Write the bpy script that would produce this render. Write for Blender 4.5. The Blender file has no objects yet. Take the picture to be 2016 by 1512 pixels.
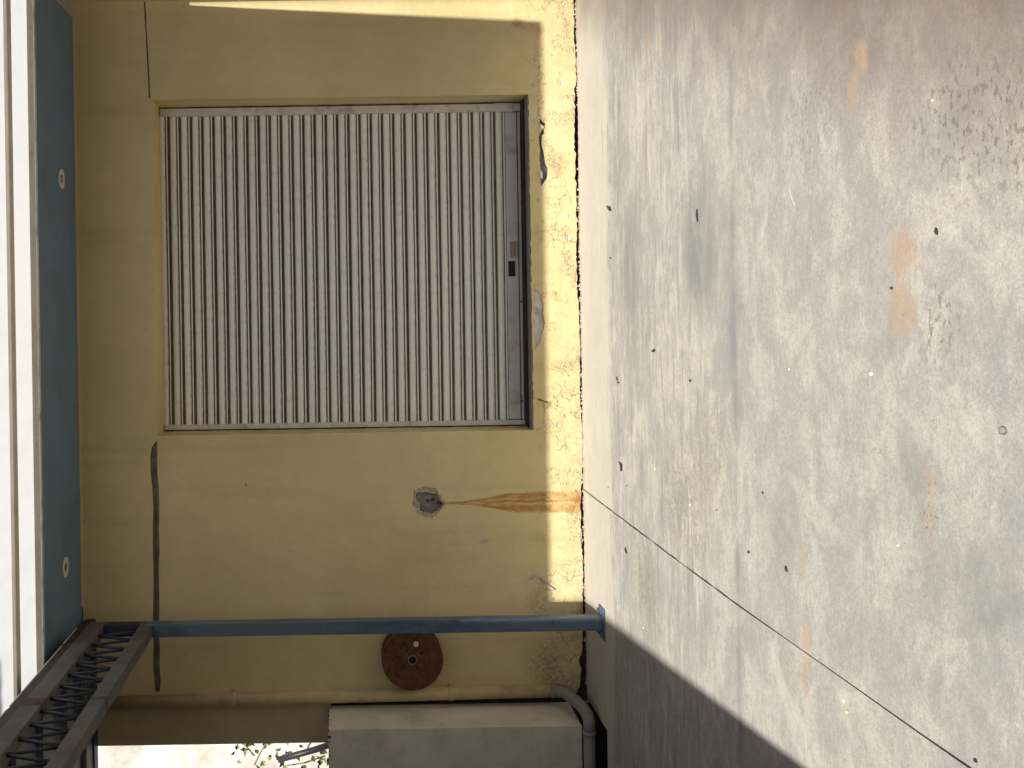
import bpy, bmesh, math, random
from mathutils import Vector, Matrix
from mathutils.geometry import delaunay_2d_cdt
rnd = random.Random(7)
R_ = math.radians
SC = bpy.context.scene
COL = SC.collection

# ------------------------------------------------------------------ camera, sky, sun, exposure
F, D, H, PX, PY, ROLL = 2100.0, 7.28, 1.567, 690.0, 610.0, 0.0155   # lens in photo pixels, distance to the wall, eye height
CR, SR = math.cos(ROLL), math.sin(ROLL)
cam = bpy.data.cameras.new('camera'); camo = bpy.data.objects.new('camera', cam); COL.objects.link(camo)
cam.sensor_fit = 'HORIZONTAL'; cam.sensor_width = 36.0; cam.lens = 36.0 * F / 2016.0
cam.shift_x = (1008 - PX) / 2016.0; cam.shift_y = -(756 - PY) / 2016.0
cam.clip_start = 0.05; cam.clip_end = 1000
right, up = Vector((-SR, 0, -CR)), Vector((CR, 0, -SR)); back = right.cross(up)
camo.matrix_world = Matrix(((right.x, up.x, back.x, 0), (right.y, up.y, back.y, -D), (right.z, up.z, back.z, H), (0, 0, 0, 1)))
SC.camera = camo

SUN_EL, SUN_AZ = R_(50), R_(6.2)
sdir = Vector((math.sin(SUN_AZ) * math.cos(SUN_EL), -math.cos(SUN_AZ) * math.cos(SUN_EL), math.sin(SUN_EL)))
world = bpy.data.worlds.new('World'); SC.world = world; world.use_nodes = True
wn = world.node_tree
sky = wn.nodes.new('ShaderNodeTexSky'); sky.sky_type = 'NISHITA'; sky.sun_disc = False
sky.sun_elevation = SUN_EL; sky.sun_rotation = math.pi - SUN_AZ
sky.air_density = 1.0; sky.dust_density = 2.0; sky.ozone_density = 1.0
wn.links.new(sky.outputs[0], wn.nodes['Background'].inputs[0]); wn.nodes['Background'].inputs[1].default_value = 0.05
sl = bpy.data.lights.new('sun', 'SUN'); sl.energy = 4.05; sl.angle = R_(0.53); sl.color = (1.0, 0.955, 0.88)
so = bpy.data.objects.new('sun', sl); COL.objects.link(so); so.rotation_euler = sdir.to_track_quat('Z', 'Y').to_euler()
SC.view_settings.view_transform = 'Standard'; SC.view_settings.look = 'None'
SC.view_settings.gamma = 1.0; SC.view_settings.use_curve_mapping = False
SC.view_settings.exposure = 0.72
SC.render.engine = 'CYCLES'
SC.cycles.max_bounces = 10; SC.cycles.diffuse_bounces = 7; SC.cycles.transmission_bounces = 6

# ------------------------------------------------------------------ measuring helpers (photo pixel -> real point on a real plane)
def ab(px, py):
    u, v = PX - px, PY - py
    return v * CR + u * SR, u * CR - v * SR
def W(px, py, Y=0.0):
    a, b = ab(px, py); d = D + Y
    return (a * d / F, H + b * d / F)
def G(px, py, Z=0.0):
    a, b = ab(px, py); d = (Z - H) * F / b
    return (a * d / F, d - D)

# ------------------------------------------------------------------ object helpers
def tag(o, label=None, cat=None, group=None, kind=None):
    if label: o['label'] = label
    if cat: o['category'] = cat
    if group: o['group'] = group
    if kind: o['kind'] = kind
    return o
def empty(name, loc, label=None, cat=None, group=None, kind=None):
    o = bpy.data.objects.new(name, None); COL.objects.link(o); o.location = loc; o.empty_display_size = 0.1
    return tag(o, label, cat, group, kind)
def link(name, me, mats, parent=None, smooth=False):
    if not isinstance(mats, (list, tuple)): mats = [mats]
    if not me.materials:
        for m in mats: me.materials.append(m)
    if smooth:
        for p in me.polygons: p.use_smooth = True
    o = bpy.data.objects.new(name, me); COL.objects.link(o)
    if parent:
        o.parent = parent
        o.location = -Vector(parent.location) if parent.parent is None else Vector((0, 0, 0))
    return o
class MB:
    """collects faces for ONE mesh (world coordinates)"""
    def __init__(s): s.v, s.f, s.m = [], [], []
    def add(s, vs, fs, mi=0):
        n = len(s.v); s.v += [tuple(p) for p in vs]; s.f += [tuple(i + n for i in f) for f in fs]; s.m += [mi] * len(fs); return s
    def box(s, a, b, mi=0):
        (x0, y0, z0), (x1, y1, z1) = [min(p, q) for p, q in zip(a, b)], [max(p, q) for p, q in zip(a, b)]
        return s.add([(x0,y0,z0),(x1,y0,z0),(x1,y1,z0),(x0,y1,z0),(x0,y0,z1),(x1,y0,z1),(x1,y1,z1),(x0,y1,z1)],
                     [(0,3,2,1),(4,5,6,7),(0,1,5,4),(1,2,6,5),(2,3,7,6),(3,0,4,7)], mi)
    def tube(s, pts, r, n=12, mi=0, caps=True):
        pts = [Vector(p) for p in pts]; rs = r if isinstance(r, (list, tuple)) else [r] * len(pts)
        rings = []; prev = None
        for i, p in enumerate(pts):
            t = (pts[min(i + 1, len(pts) - 1)] - pts[max(i - 1, 0)]).normalized()
            if prev is None: x = t.orthogonal().normalized()
            else: x = (prev - t * prev.dot(t)).normalized()
            prev = x; y = t.cross(x)
            rings.append([p + (x * math.cos(2 * math.pi * k / n) + y * math.sin(2 * math.pi * k / n)) * rs[i] for k in range(n)])
        vs = [q for r_ in rings for q in r_]
        fs = [(i * n + k, i * n + (k + 1) % n, (i + 1) * n + (k + 1) % n, (i + 1) * n + k) for i in range(len(pts) - 1) for k in range(n)]
        if caps: fs += [tuple(range(n))[::-1], tuple(range((len(pts) - 1) * n, len(pts) * n))]
        return s.add(vs, fs, mi)
    def disc(s, c, r, axis='Y', n=40, depth=0.01, mi=0, r_in=0.0):
        """ring or disc of a given thickness; from c towards +axis"""
        def P(k, rr, dd):
            u, v = rr * math.cos(2 * math.pi * k / n), rr * math.sin(2 * math.pi * k / n)
            return (c[0] + u, c[1] + dd, c[2] + v) if axis == 'Y' else (c[0] + u, c[1] + v, c[2] + dd)
        if r_in <= 0:
            vs = [P(k, r, 0) for k in range(n)] + [P(k, r, depth) for k in range(n)]
            fs = [tuple(range(n)), tuple(range(2 * n - 1, n - 1, -1))] + [(k, k + n, (k + 1) % n + n, (k + 1) % n) for k in range(n)]
        else:
            vs = [P(k, rr, dd) for rr, dd in ((r, 0), (r_in, 0), (r_in, depth), (r, depth)) for k in range(n)]
            fs = [(j * n + k, ((j + 1) % 4) * n + k, ((j + 1) % 4) * n + (k + 1) % n, j * n + (k + 1) % n) for j in range(4) for k in range(n)]
        return s.add(vs, fs, mi)
    def mesh(s, name):
        me = bpy.data.meshes.new(name); me.from_pydata(s.v, [], s.f); me.validate()
        if len(me.polygons) == len(s.m): me.polygons.foreach_set('material_index', s.m)
        bm = bmesh.new(); bm.from_mesh(me); bmesh.ops.recalc_face_normals(bm, faces=bm.faces); bm.to_mesh(me); bm.free()
        return me
    def build(s, name, mats, parent=None, smooth=False, bevel=0.0, segs=2):
        o = link(name, s.mesh(name), mats, parent, smooth)
        if bevel:
            b = o.modifiers.new('bevel', 'BEVEL'); b.width = bevel; b.segments = segs; b.limit_method = 'ANGLE'; b.harden_normals = False
        return o
def box(name, a, b, mats, parent=None, bevel=0.0): return MB().box(a, b).build(name, mats, parent, bevel=bevel)
def inside(p, poly):
    x, y = p; r = False; n = len(poly)
    for i in range(n):
        (x0, y0), (x1, y1) = poly[i], poly[(i + 1) % n]
        if (y0 > y) != (y1 > y) and x < (x1 - x0) * (y - y0) / (y1 - y0) + x0: r = not r
    return r
def rough(poly, step, amp, seed=0, closed=True):
    """subdivide a polyline and jitter it"""
    q = random.Random(seed); out = []; n = len(poly)
    for i in range(n if closed else n - 1):
        a, b = Vector(poly[i]), Vector(poly[(i + 1) % n]); k = max(1, int((b - a).length / step))
        nrm = Vector((-(b - a).y, (b - a).x)); nrm = nrm.normalized() if nrm.length else nrm
        for j in range(k):
            p = a.lerp(b, j / k)
            if not (i == 0 and j == 0 and not closed): p = p + nrm * q.uniform(-amp, amp)
            out.append((p.x, p.y))
    if not closed: out.append(tuple(poly[-1]))
    return out
def sheet_with_holes(outer, holes):
    """triangulated plane figure; returns points, triangles, loops of indices"""
    pts, edges, loops = [], [], []
    for lp in [outer] + holes:
        n0 = len(pts); pts += [Vector(p) for p in lp]; idx = list(range(n0, len(pts)))
        loops.append(idx); edges += [(idx[i], idx[(i + 1) % len(idx)]) for i in range(len(idx))]
    r = delaunay_2d_cdt(pts, edges, [], 0, 1e-6)
    V, T, vm = [tuple(p) for p in r[0]], r[2], r[3]
    m = {}
    for new, olds in enumerate(vm):
        for o in olds: m[o] = new
    keep = []
    for t in T:
        cx = sum(V[i][0] for i in t) / 3; cy = sum(V[i][1] for i in t) / 3
        if inside((cx, cy), outer) and not any(inside((cx, cy), h) for h in holes): keep.append(t)
    return V, keep, [[m[i] for i in lp] for lp in loops]

# ------------------------------------------------------------------ material helpers
class NT:
    def __init__(s, name):
        s.mat = bpy.data.materials.new(name); s.mat.use_nodes = True; s.t = s.mat.node_tree
        s.b = s.t.nodes['Principled BSDF']; s.tc = s.t.nodes.new('ShaderNodeTexCoord'); s.P = s.tc.outputs['Object']
    def n(s, kind, **kw):
        nd = s.t.nodes.new('ShaderNode' + kind)
        for k, v in kw.items(): setattr(nd, k, v)
        return nd
    def put(s, sock, v):
        if hasattr(v, 'is_output') or isinstance(v, bpy.types.NodeSocket): s.t.links.new(v, sock)
        else: sock.default_value = v
    def math(s, op, a, b=0.0, clamp=False):
        nd = s.n('Math', operation=op, use_clamp=clamp); s.put(nd.inputs[0], a); s.put(nd.inputs[1], b); return nd.outputs[0]
    def vm(s, op, a, b=(0, 0, 0)):
        nd = s.n('VectorMath', operation=op); s.put(nd.inputs[0], a); s.put(nd.inputs[1], b)
        return nd.outputs['Value'] if op in ('LENGTH', 'DISTANCE', 'DOT_PRODUCT') else nd.outputs[0]
    def map(s, vec, scale=(1, 1, 1), loc=(0, 0, 0), rot=(0, 0, 0), vt='POINT'):
        nd = s.n('Mapping', vector_type=vt); s.put(nd.inputs[0], vec)
        nd.inputs['Location'].default_value = loc; nd.inputs['Rotation'].default_value = rot; nd.inputs['Scale'].default_value = scale
        return nd.outputs[0]
    def noise(s, scale, detail=4, rough=0.6, vec=None, dist=0.0, color=False):
        nd = s.n('TexNoise'); s.put(nd.inputs['Vector'], vec if vec is not None else s.P)
        nd.inputs['Scale'].default_value = scale; nd.inputs['Detail'].default_value = detail
        nd.inputs['Roughness'].default_value = rough; nd.inputs['Distortion'].default_value = dist
        return nd.outputs['Color' if color else 'Fac']
    def step(s, v, lo, hi, a=0.0, b=1.0):
        nd = s.n('MapRange', interpolation_type='SMOOTHSTEP'); s.put(nd.inputs[0], v)
        for i, x in enumerate((lo, hi, a, b)): s.put(nd.inputs[i + 1], x)
        return nd.outputs[0]
    def lin(s, v, lo, hi, a=0.0, b=1.0):
        nd = s.n('MapRange'); s.put(nd.inputs[0], v)
        for i, x in enumerate((lo, hi, a, b)): s.put(nd.inputs[i + 1], x)
        return nd.outputs[0]
    def mix(s, f, a, b, mode='MIX'):
        nd = s.n('Mix', data_type='RGBA', blend_type=mode); s.put(nd.inputs[0], f)
        s.put(nd.inputs[6], a if not isinstance(a, tuple) else (*a[:3], 1)); s.put(nd.inputs[7], b if not isinstance(b, tuple) else (*b[:3], 1))
        return nd.outputs[2]
    def sep(s, v):
        nd = s.n('SeparateXYZ'); s.put(nd.inputs[0], v); return nd.outputs
    def blob(s, vec, c, r, rot=0.0, lo=0.75, hi=1.1, axis='Y'):
        """soft ellipse at c; axis = the coordinate that is ignored"""
        if axis == 'Y': m = s.map(vec, (r[0], 1e4, r[1]), (c[0], 0, c[1]), (0, rot, 0), 'TEXTURE')
        else: m = s.map(vec, (r[0], r[1], 1e4), (c[0], c[1], 0), (0, 0, rot), 'TEXTURE')
        return s.step(s.vm('LENGTH', m), lo, hi, 1.0, 0.0)
    def bump(s, h, strength=0.3, dist=0.01, prev=None):
        nd = s.n('Bump'); nd.inputs['Strength'].default_value = strength; nd.inputs['Distance'].default_value = dist
        s.put(nd.inputs['Height'], h)
        if prev is not None: s.put(nd.inputs['Normal'], prev)
        return nd.outputs[0]
    def out(s, color, rough=0.8, normal=None, metal=0.0, spec=0.3):
        s.put(s.b.inputs['Base Color'], color if not isinstance(color, tuple) else (*color[:3], 1))
        s.put(s.b.inputs['Roughness'], rough); s.b.inputs['Metallic'].default_value = metal
        s.b.inputs['Specular IOR Level'].default_value = spec
        if normal is not None: s.put(s.b.inputs['Normal'], normal)
        return s.mat
def simple(name, col, rough=0.75, var=0.2, scale=12.0, bump=0.15, bscale=80.0, spec=0.3, metal=0.0, dirt=None, dscale=3.0, damt=0.5):
    t = NT(name); n = t.noise(scale, 5)
    c = t.mix(t.lin(n, 0.3, 0.7, 0, 1), tuple(x * (1 - var) for x in col), tuple(min(1, x * (1 + var)) for x in col))
    if dirt: c = t.mix(t.step(t.noise(dscale, 6, 0.7), 0.5, 0.68, 0, damt), c, dirt)
    return t.out(c, rough, t.bump(t.noise(bscale, 3), bump, 0.004), metal, spec)

M = {}
# yellow plaster -------------------------------------------------------------------------------------------------
def wall_material(name='yellow_plaster', base=(0.735, 0.615, 0.345), marks=True):
    t = NT(name); P = t.P
    wob = t.vm('SCALE', t.vm('SUBTRACT', t.noise(9, 4, 0.6, color=True), (0.5, 0.5, 0.5))); wob.node.inputs['Scale'].default_value = 0.06
    wob2 = t.vm('SCALE', t.vm('SUBTRACT', t.noise(45, 4, 0.65, color=True), (0.5, 0.5, 0.5))); wob2.node.inputs['Scale'].default_value = 0.03
    Q = t.vm('ADD', P, t.vm('ADD', wob, wob2))
    big = t.noise(1.3, 5, 0.6); mid = t.noise(9, 5, 0.65); fine = t.noise(160, 3, 0.6)
    c = t.mix(t.lin(big, 0.35, 0.65), tuple(x * f for x, f in zip(base, (0.88, 0.87, 0.82))), tuple(x * 1.06 for x in base))
    c = t.mix(t.lin(mid, 0.35, 0.72, 0, 0.46), c, tuple(x * f for x, f in zip(base, (0.84, 0.80, 0.76))))
    c = t.mix(t.lin(fine, 0.35, 0.7, 0, 0.34), c, tuple(x * 0.74 for x in base))
    # faint vertical runs of washed dirt
    run = t.noise(6, 4, 0.6, vec=t.map(P, (1, 1, 0.09)))
    c = t.mix(t.step(run, 0.52, 0.75, 0, 0.22), c, (0.36, 0.29, 0.17))
    # small dark fly specks
    vo = t.n('TexVoronoi'); vo.inputs['Scale'].default_value = 5.5; t.put(vo.inputs['Vector'], P)
    c = t.mix(t.step(vo.outputs['Distance'], 0.02, 0.045, 0.5, 0.0), c, (0.2, 0.15, 0.09))
    x, y, z = t.sep(P)
    wear = None
    if marks:
        # splash zone near the ground
        c = t.mix(t.math('MULTIPLY', t.step(z, 0.0, 0.34, 1, 0), t.step(t.noise(7, 6, 0.7), 0.42, 0.7, 0, 0.55)), c, (0.42, 0.34, 0.22))
        # mildew left of the post
        for pc, rr, am in ((W(1072, 1300), (0.20, 0.17), 0.55), (W(1062, 1190), (0.13, 0.13), 0.42), (W(1100, 320), (0.13, 0.09), 0.45), (W(1105, 1345), (0.1, 0.2), 0.4)):
            m = t.math('MULTIPLY', t.blob(Q, pc, rr, 0, 0.25, 1.15), t.step(t.noise(38, 5, 0.75), 0.4, 0.62, 0.15, 1))
            c = t.mix(t.math('MULTIPLY', m, am), c, (0.13, 0.10, 0.065))
        # scuffs
        for (p0, p1, w, col, am) in ((W(1052, 783), W(1085, 795), 0.008, (0.06, 0.055, 0.06), 0.9), (W(1085, 794), W(1122, 808), 0.007, (0.25, 0.23, 0.22), 0.5),
                                    (W(1130, 820), W(1146, 826), 0.007, (0.2, 0.17, 0.14), 0.6), (W(944, 1067), W(962, 1064), 0.016, (0.36, 0.35, 0.36), 0.75),
                                    (W(1018, 52), W(1018, 38), 0.05, (0.30, 0.12, 0.07), 0.5), (W(482, 957), W(486, 953), 0.01, (0.2, 0.16, 0.1), 0.7),
                                    (W(1084, 572), W(1100, 576), 0.006, (0.4, 0.33, 0.2), 0.7)):
            cx, cz = (p0[0] + p1[0]) / 2, (p0[1] + p1[1]) / 2; ln = math.hypot(p1[0] - p0[0], p1[1] - p0[1]) / 2
            an = -math.atan2(p1[1] - p0[1], p1[0] - p0[0])
            m = t.blob(t.vm('ADD', P, wob2), (cx, cz), (ln + w * 0.4, w), an, 0.3, 1.2)
            c = t.mix(t.math('MULTIPLY', m, am), c, col)
        # rust running down from the broken hole to the ground
        z0 = W(868, 990)[1]; x0 = W(900, 990)[0]
        qx, qy, qz = t.sep(Q)
        dz = t.math('SUBTRACT', z0, z)
        wid = t.math('ADD', t.math('MULTIPLY', t.step(dz, 0.1, 0.62), 0.062), 0.009)
        wig = t.math('MULTIPLY', t.math('SUBTRACT', t.noise(5, 3, 0.6, vec=t.map(P, (1.2, 1, 0.7))), 0.5), 0.022)
        cxl = t.math('SUBTRACT', t.math('ADD', t.math('SUBTRACT', x, x0), wig), t.math('MULTIPLY', dz, -0.004))
        u = t.math('DIVIDE', t.math('ABSOLUTE', cxl), wid)
        body = t.math('MULTIPLY', t.step(u, 0.7, 1.15, 1, 0), t.step(dz, 0.0, 0.02))
        gr = t.noise(40, 5, 0.75, vec=t.map(P, (1, 1, 0.22)), dist=0.8)
        base_ = t.math('MULTIPLY', body, t.step(gr, 0.36, 0.62, 0.10, 0.62))
        c = t.mix(t.math('MULTIPLY', base_, t.step(dz, 0.3, 1.0, 0.85, 0.72)), c, (0.57, 0.31, 0.065))
        for k, (fr, w1, am_) in enumerate(((-0.70, 0.46, 0.85), (-0.34, 0.16, 0.5), (0.10, 0.24, 0.9), (0.36, 0.13, 0.45), (0.74, 0.40, 0.75))):
            wg = t.math('MULTIPLY', t.math('SUBTRACT', t.noise(8, 4, 0.65, vec=t.map(P, (0.3, 1, 1), (k * 3.7, 0, k))), 0.5), 0.85)
            us = t.math('ABSOLUTE', t.math('SUBTRACT', t.math('DIVIDE', cxl, wid), t.math('ADD', wg, fr)))
            sm = t.math('MULTIPLY', t.math('MULTIPLY', t.step(us, w1 * 0.35, w1, 1, 0), t.step(dz, 0.0, 0.02)), t.step(gr, 0.34, 0.55, 0.35, 1))
            c = t.mix(t.math('MULTIPLY', sm, t.step(dz, 0.45, 1.02, am_, am_ * 0.5)), c, (0.40, 0.18, 0.028))
        c = t.mix(t.math('MULTIPLY', t.blob(Q, W(1136, 982), (0.055, 0.03), 0, 0.3, 1.2), 0.8), c, (0.36, 0.13, 0.03))
        # fine crazing in the skirting strip
        cr = t.n('TexVoronoi', feature='DISTANCE_TO_EDGE'); cr.inputs['Scale'].default_value = 11; t.put(cr.inputs['Vector'], Q)
        crm = t.math('MULTIPLY', t.step(cr.outputs['Distance'], 0.0, 0.025, 1, 0), t.math('MULTIPLY', t.step(z, 0.2, 0.4, 1, 0), t.step(t.noise(4, 3), 0.5, 0.6)))
        c = t.mix(t.math('MULTIPLY', crm, 0.55), c, (0.3, 0.22, 0.12)); wear = crm
    crease = None
    if marks:
        cn = t.math('ABSOLUTE', t.math('SUBTRACT', t.noise(17, 4, 0.6, vec=t.map(P, (1.0, 1, 1.6)), dist=1.4), 0.5))
        zone = t.math('ADD', t.step(z, 0.16, 0.42, 1, 0), t.step(t.noise(1.7, 3), 0.55, 0.75, 0, 0.35))
        crease = t.math('MULTIPLY', t.math('MULTIPLY', t.step(cn, 0.006, 0.02, 1, 0), t.step(t.noise(6.5, 4, 0.65), 0.52, 0.60)), zone)
        c = t.mix(t.math('MULTIPLY', crease, 0.55), c, (0.33, 0.25, 0.13))
        pl = t.math('MULTIPLY', t.step(t.noise(13, 5, 0.7, vec=t.map(P, (1, 1, 1), (5, 0, 2))), 0.66, 0.69), t.step(z, 0.05, 0.26, 1, 0))
        c = t.mix(t.math('MULTIPLY', pl, 0.8), c, (0.72, 0.66, 0.55))
    h = t.math('ADD', t.math('MULTIPLY', t.noise(75, 4, 0.6), 0.6), t.math('MULTIPLY', t.noise(14, 4, 0.6), 0.9))
    nr = t.bump(h, 0.55, 0.008)
    nr = t.bump(t.noise(3.2, 4, 0.55), 0.35, 0.03, nr)
    if crease is not None: nr = t.bump(t.math('SUBTRACT', 1.0, t.math('ADD', crease, wear)), 0.7, 0.006, nr)
    return t.out(c, 0.85, nr, spec=0.2)
M['wall'] = wall_material()
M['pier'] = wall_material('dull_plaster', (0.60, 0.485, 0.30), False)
M['cement'] = simple('grey_cement', (0.22, 0.207, 0.19), 0.9, 0.35, 30, 0.6, 60, 0.2, dirt=(0.12, 0.105, 0.09), dscale=20)
M['undercoat'] = simple('white_undercoat', (0.60, 0.57, 0.52), 0.85, 0.15, 30, 0.3, 60, 0.2, dirt=(0.4, 0.37, 0.32), dscale=25)
M['halo'] = simple('smeared_patch', (0.43, 0.375, 0.27), 0.9, 0.3, 28, 0.7, 45, 0.2, dirt=(0.22, 0.19, 0.14), dscale=18, damt=0.8)
M['groove'] = simple('groove_cement', (0.20, 0.175, 0.13), 0.95, 0.3, 14, 0.5, 50, 0.1)
M['mortar'] = simple('crumbling_mortar', (0.30, 0.245, 0.195), 0.95, 0.4, 45, 0.8, 60, 0.1)
M['soil'] = simple('dark_soil', (0.095, 0.058, 0.042), 1.0, 0.5, 40, 0.8, 60, 0.1)
M['rubble'] = simple('rubble', (0.45, 0.40, 0.33), 0.9, 0.5, 60, 0.3, 90, 0.2)
M['splice'] = simple('brown_splice', (0.075, 0.055, 0.042), 0.8, 0.3, 20)
M['rust'] = simple('rust', (0.10, 0.040, 0.018), 0.9, 0.5, 60, 0.6, 120, 0.2)

# concrete ------------------------------------------------------------------------------------------------------
def concrete_material():
    t = NT('yard_concrete'); P = t.P
    x, y, z = t.sep(P)
    def wobble(sc, amt):
        w = t.vm('SCALE', t.vm('SUBTRACT', t.noise(sc, 4, 0.65, color=True), (0.5, 0.5, 0.5))); w.node.inputs['Scale'].default_value = amt; return w
    Q = t.vm('ADD', P, t.vm('ADD', wobble(6, 0.12), wobble(40, 0.04)))
    A = t.map(P, (0.8, 1.0, 1.0))
    n1 = t.noise(1.1, 5, 0.6, vec=A); n2 = t.noise(4.5, 6, 0.66, vec=A, dist=0.4); n3 = t.noise(24, 5, 0.7, vec=A); n4 = t.noise(140, 3, 0.6)
    n5 = t.noise(60, 4, 0.75)
    pale, grey = (0.475, 0.458, 0.41), (0.335, 0.332, 0.312)
    c = t.mix(t.step(n2, 0.44, 0.58), grey, pale)
    n6 = t.noise(2.3, 9, 0.72, vec=t.map(P, (0.85, 1.0, 1.0), (3, 7, 0)), dist=0.7)
    c = t.mix(t.step(n1, 0.44, 0.62, 0, 0.40), c, (0.365, 0.357, 0.338))
    c = t.mix(t.step(n1, 0.58, 0.42, 0, 0.30), c, (0.49, 0.455, 0.39))
    c = t.mix(t.step(n3, 0.42, 0.68, 0, 0.42), c, (0.275, 0.255, 0.22))
    c = t.mix(t.step(n3, 0.45, 0.28, 0, 0.38), c, (0.55, 0.515, 0.45))
    c = t.mix(t.step(n5, 0.50, 0.66, 0, 0.44), c, (0.235, 0.215, 0.19))
    c = t.mix(t.step(n5, 0.45, 0.32, 0, 0.52), c, (0.58, 0.545, 0.475))
    c = t.mix(t.lin(n4, 0.38, 0.66, 0, 0.46), c, (0.22, 0.205, 0.18))
    # trowel and drag streaks along the wall
    st = t.noise(7, 6, 0.72, vec=t.map(P, (0.30, 1.6, 1)), dist=0.35)
    c = t.mix(t.math('MULTIPLY', t.step(st, 0.53, 0.66, 0, 0.50), t.step(y, -3.4, -1.9, 0.22, 1)), c, (0.265, 0.262, 0.25))
    c = t.mix(t.math('MULTIPLY', t.step(st, 0.46, 0.34, 0, 0.40), t.step(y, -3.4, -1.9, 0.2, 1)), c, (0.52, 0.485, 0.41))
    c = t.mix(t.step(n6, 0.50, 0.60, 0, 0.38), c, (0.25, 0.247, 0.228))
    c = t.mix(t.step(n6, 0.42, 0.34, 0, 0.35), c, (0.56, 0.535, 0.475))
    # cleaner cement apron along the wall
    m = t.math('MULTIPLY', t.step(t.math('ADD', y, t.math('ADD', t.math('MULTIPLY', t.noise(2.2, 5, 0.7), 0.30), t.math('MULTIPLY', t.noise(30, 4, 0.7, vec=t.map(P, (0.16, 1, 1))), 0.12))), -0.67, -0.55), 0.58)
    c = t.mix(m, c, (0.56, 0.515, 0.43))
    dm = t.noise(11, 4, 0.65, vec=t.map(P, (0.22, 1.5, 1), (2, 5, 0)), dist=0.6)
    dz_ = t.math('MULTIPLY', t.step(y, -3.1, -2.3), t.step(y, -0.55, -0.85))
    c = t.mix(t.math('MULTIPLY', t.step(dm, 0.57, 0.62, 0, 0.52), dz_), c, (0.215, 0.215, 0.205))
    c = t.mix(t.math('MULTIPLY', t.step(dm, 0.40, 0.36, 0, 0.42), dz_), c, (0.55, 0.52, 0.455))
    sk = t.noise(6, 5, 0.7, vec=t.map(P, (0.30, 1.6, 1), (9, 1, 0)), dist=0.5)
    for pc, rr, am in ((G(1376, 490), (0.34, 0.33), 0.85), (G(1240, 540), (0.55, 0.26), 0.62), (G(1225, 330), (0.3, 0.22), 0.4), (G(1448, 640), (0.5, 0.10), 0.5)):
        c = t.mix(t.math('MULTIPLY', t.math('MULTIPLY', t.blob(Q, pc, rr, 0, 0.15, 1.15, 'Z'), t.step(sk, 0.40, 0.58, 0.25, 1)), am), c, (0.185, 0.19, 0.175))
    # grey damp patches
    for pc, rr, rot, am in ((G(1378, 480), (0.42, 0.34), 0, 0.6), (G(1445, 620), (0.5, 0.12), 0, 0.42), (G(1240, 540), (0.5, 0.28), 0, 0.45), (G(1258, 775), (0.11, 0.10), 0, 0.5), (G(1925, 1150), (0.16, 0.16), 0.4, 0.55),
                            (G(1970, 1210), (0.05, 0.30), 0.5, 0.5), (G(1840, 1170), (0.20, 0.07), 0.1, 0.42), (G(1800, 960), (0.16, 0.12), 0.2, 0.36),
                            (G(1280, 1150), (0.3, 0.34), 0, 0.40), (G(1320, 960), (0.3, 0.3), 0, 0.32), (G(1540, 1010), (0.3, 0.3), 0, 0.26), (G(1700, 1290), (0.1, 0.5), 0.2, 0.28)):
        mm = t.math('MULTIPLY', t.blob(Q, pc, rr, rot, 0.2, 1.2, 'Z'), t.step(t.noise(16, 5, 0.7), 0.3, 0.6, 0.45, 1))
        c = t.mix(t.math('MULTIPLY', mm, am), c, (0.205, 0.205, 0.19))
    # olive mildew on the left
    for pc, rr, am in ((G(1270, 1160), (0.3, 0.3), 0.35), (G(1350, 1000), (0.35, 0.4), 0.3), (G(1400, 890), (0.3, 0.3), 0.22)):
        mm = t.math('MULTIPLY', t.blob(Q, pc, rr, 0, 0.2, 1.2, 'Z'), t.step(t.noise(30, 5, 0.75), 0.42, 0.62))
        c = t.mix(t.math('MULTIPLY', mm, am * 1.6), c, (0.22, 0.185, 0.10))
    # soft reddish shade at the right of the yard, painted into the concrete colour
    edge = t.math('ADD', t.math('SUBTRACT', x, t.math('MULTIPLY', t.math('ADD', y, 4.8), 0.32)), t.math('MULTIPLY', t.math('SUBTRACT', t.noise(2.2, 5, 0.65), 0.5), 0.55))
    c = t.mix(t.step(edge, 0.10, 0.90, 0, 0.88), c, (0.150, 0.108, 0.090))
    # pitted patch
    pit = t.noise(42, 3, 0.6, vec=t.map(P, (0.75, 1, 1))); pitm = t.math('MULTIPLY', t.step(pit, 0.55, 0.615), t.math('MAXIMUM',
          t.blob(Q, G(1950, 240), (0.20, 0.42), -0.25, 0.4, 1.25, 'Z'), t.math('MAXIMUM', t.blob(Q, G(1850, 640), (0.14, 0.12), 0, 0.3, 1.2, 'Z'), t.math('MULTIPLY', t.blob(Q, G(1590, 250), (0.2, 0.3), 0, 0.3, 1.2, 'Z'), 0.6))))
    c = t.mix(t.math('MULTIPLY', pitm, 0.60), c, (0.135, 0.115, 0.10))
    # rust stains
    sp = t.step(t.noise(85, 3, 0.6), 0.58, 0.66)
    for pc, rr, rot, am, spk in ((G(1692, 115), (0.062, 0.042), 0.1, 0.72, .6), (G(1678, 185), (0.085, 0.036), 0.0, 0.68, .5), (G(1772, 500), (0.075, 0.088), 0, 0.68, .4), (G(1776, 612), (0.070, 0.080), 0.0, 0.68, .1),
                                 (G(1772, 560), (0.06, 0.03), 0, 0.35, 0), (G(1833, 965), (0.05, 0.025), 0, 0.5, .9), (G(1826, 1030), (0.06, 0.05), 0, 0.22, 1.2), (G(1584, 1100), (0.05, 0.03), 0, 0.45, 0), (G(1590, 1275), (0.075, 0.034), 0, 0.66, .2),
                                 (G(1582, 1335), (0.075, 0.030), 0, 0.60, .3), (G(1275, 90), (0.05, 0.05), 0, 0.4, .2)):
        b = t.blob(Q, pc, rr, rot, 0.55, 1.25, 'Z')
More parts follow.
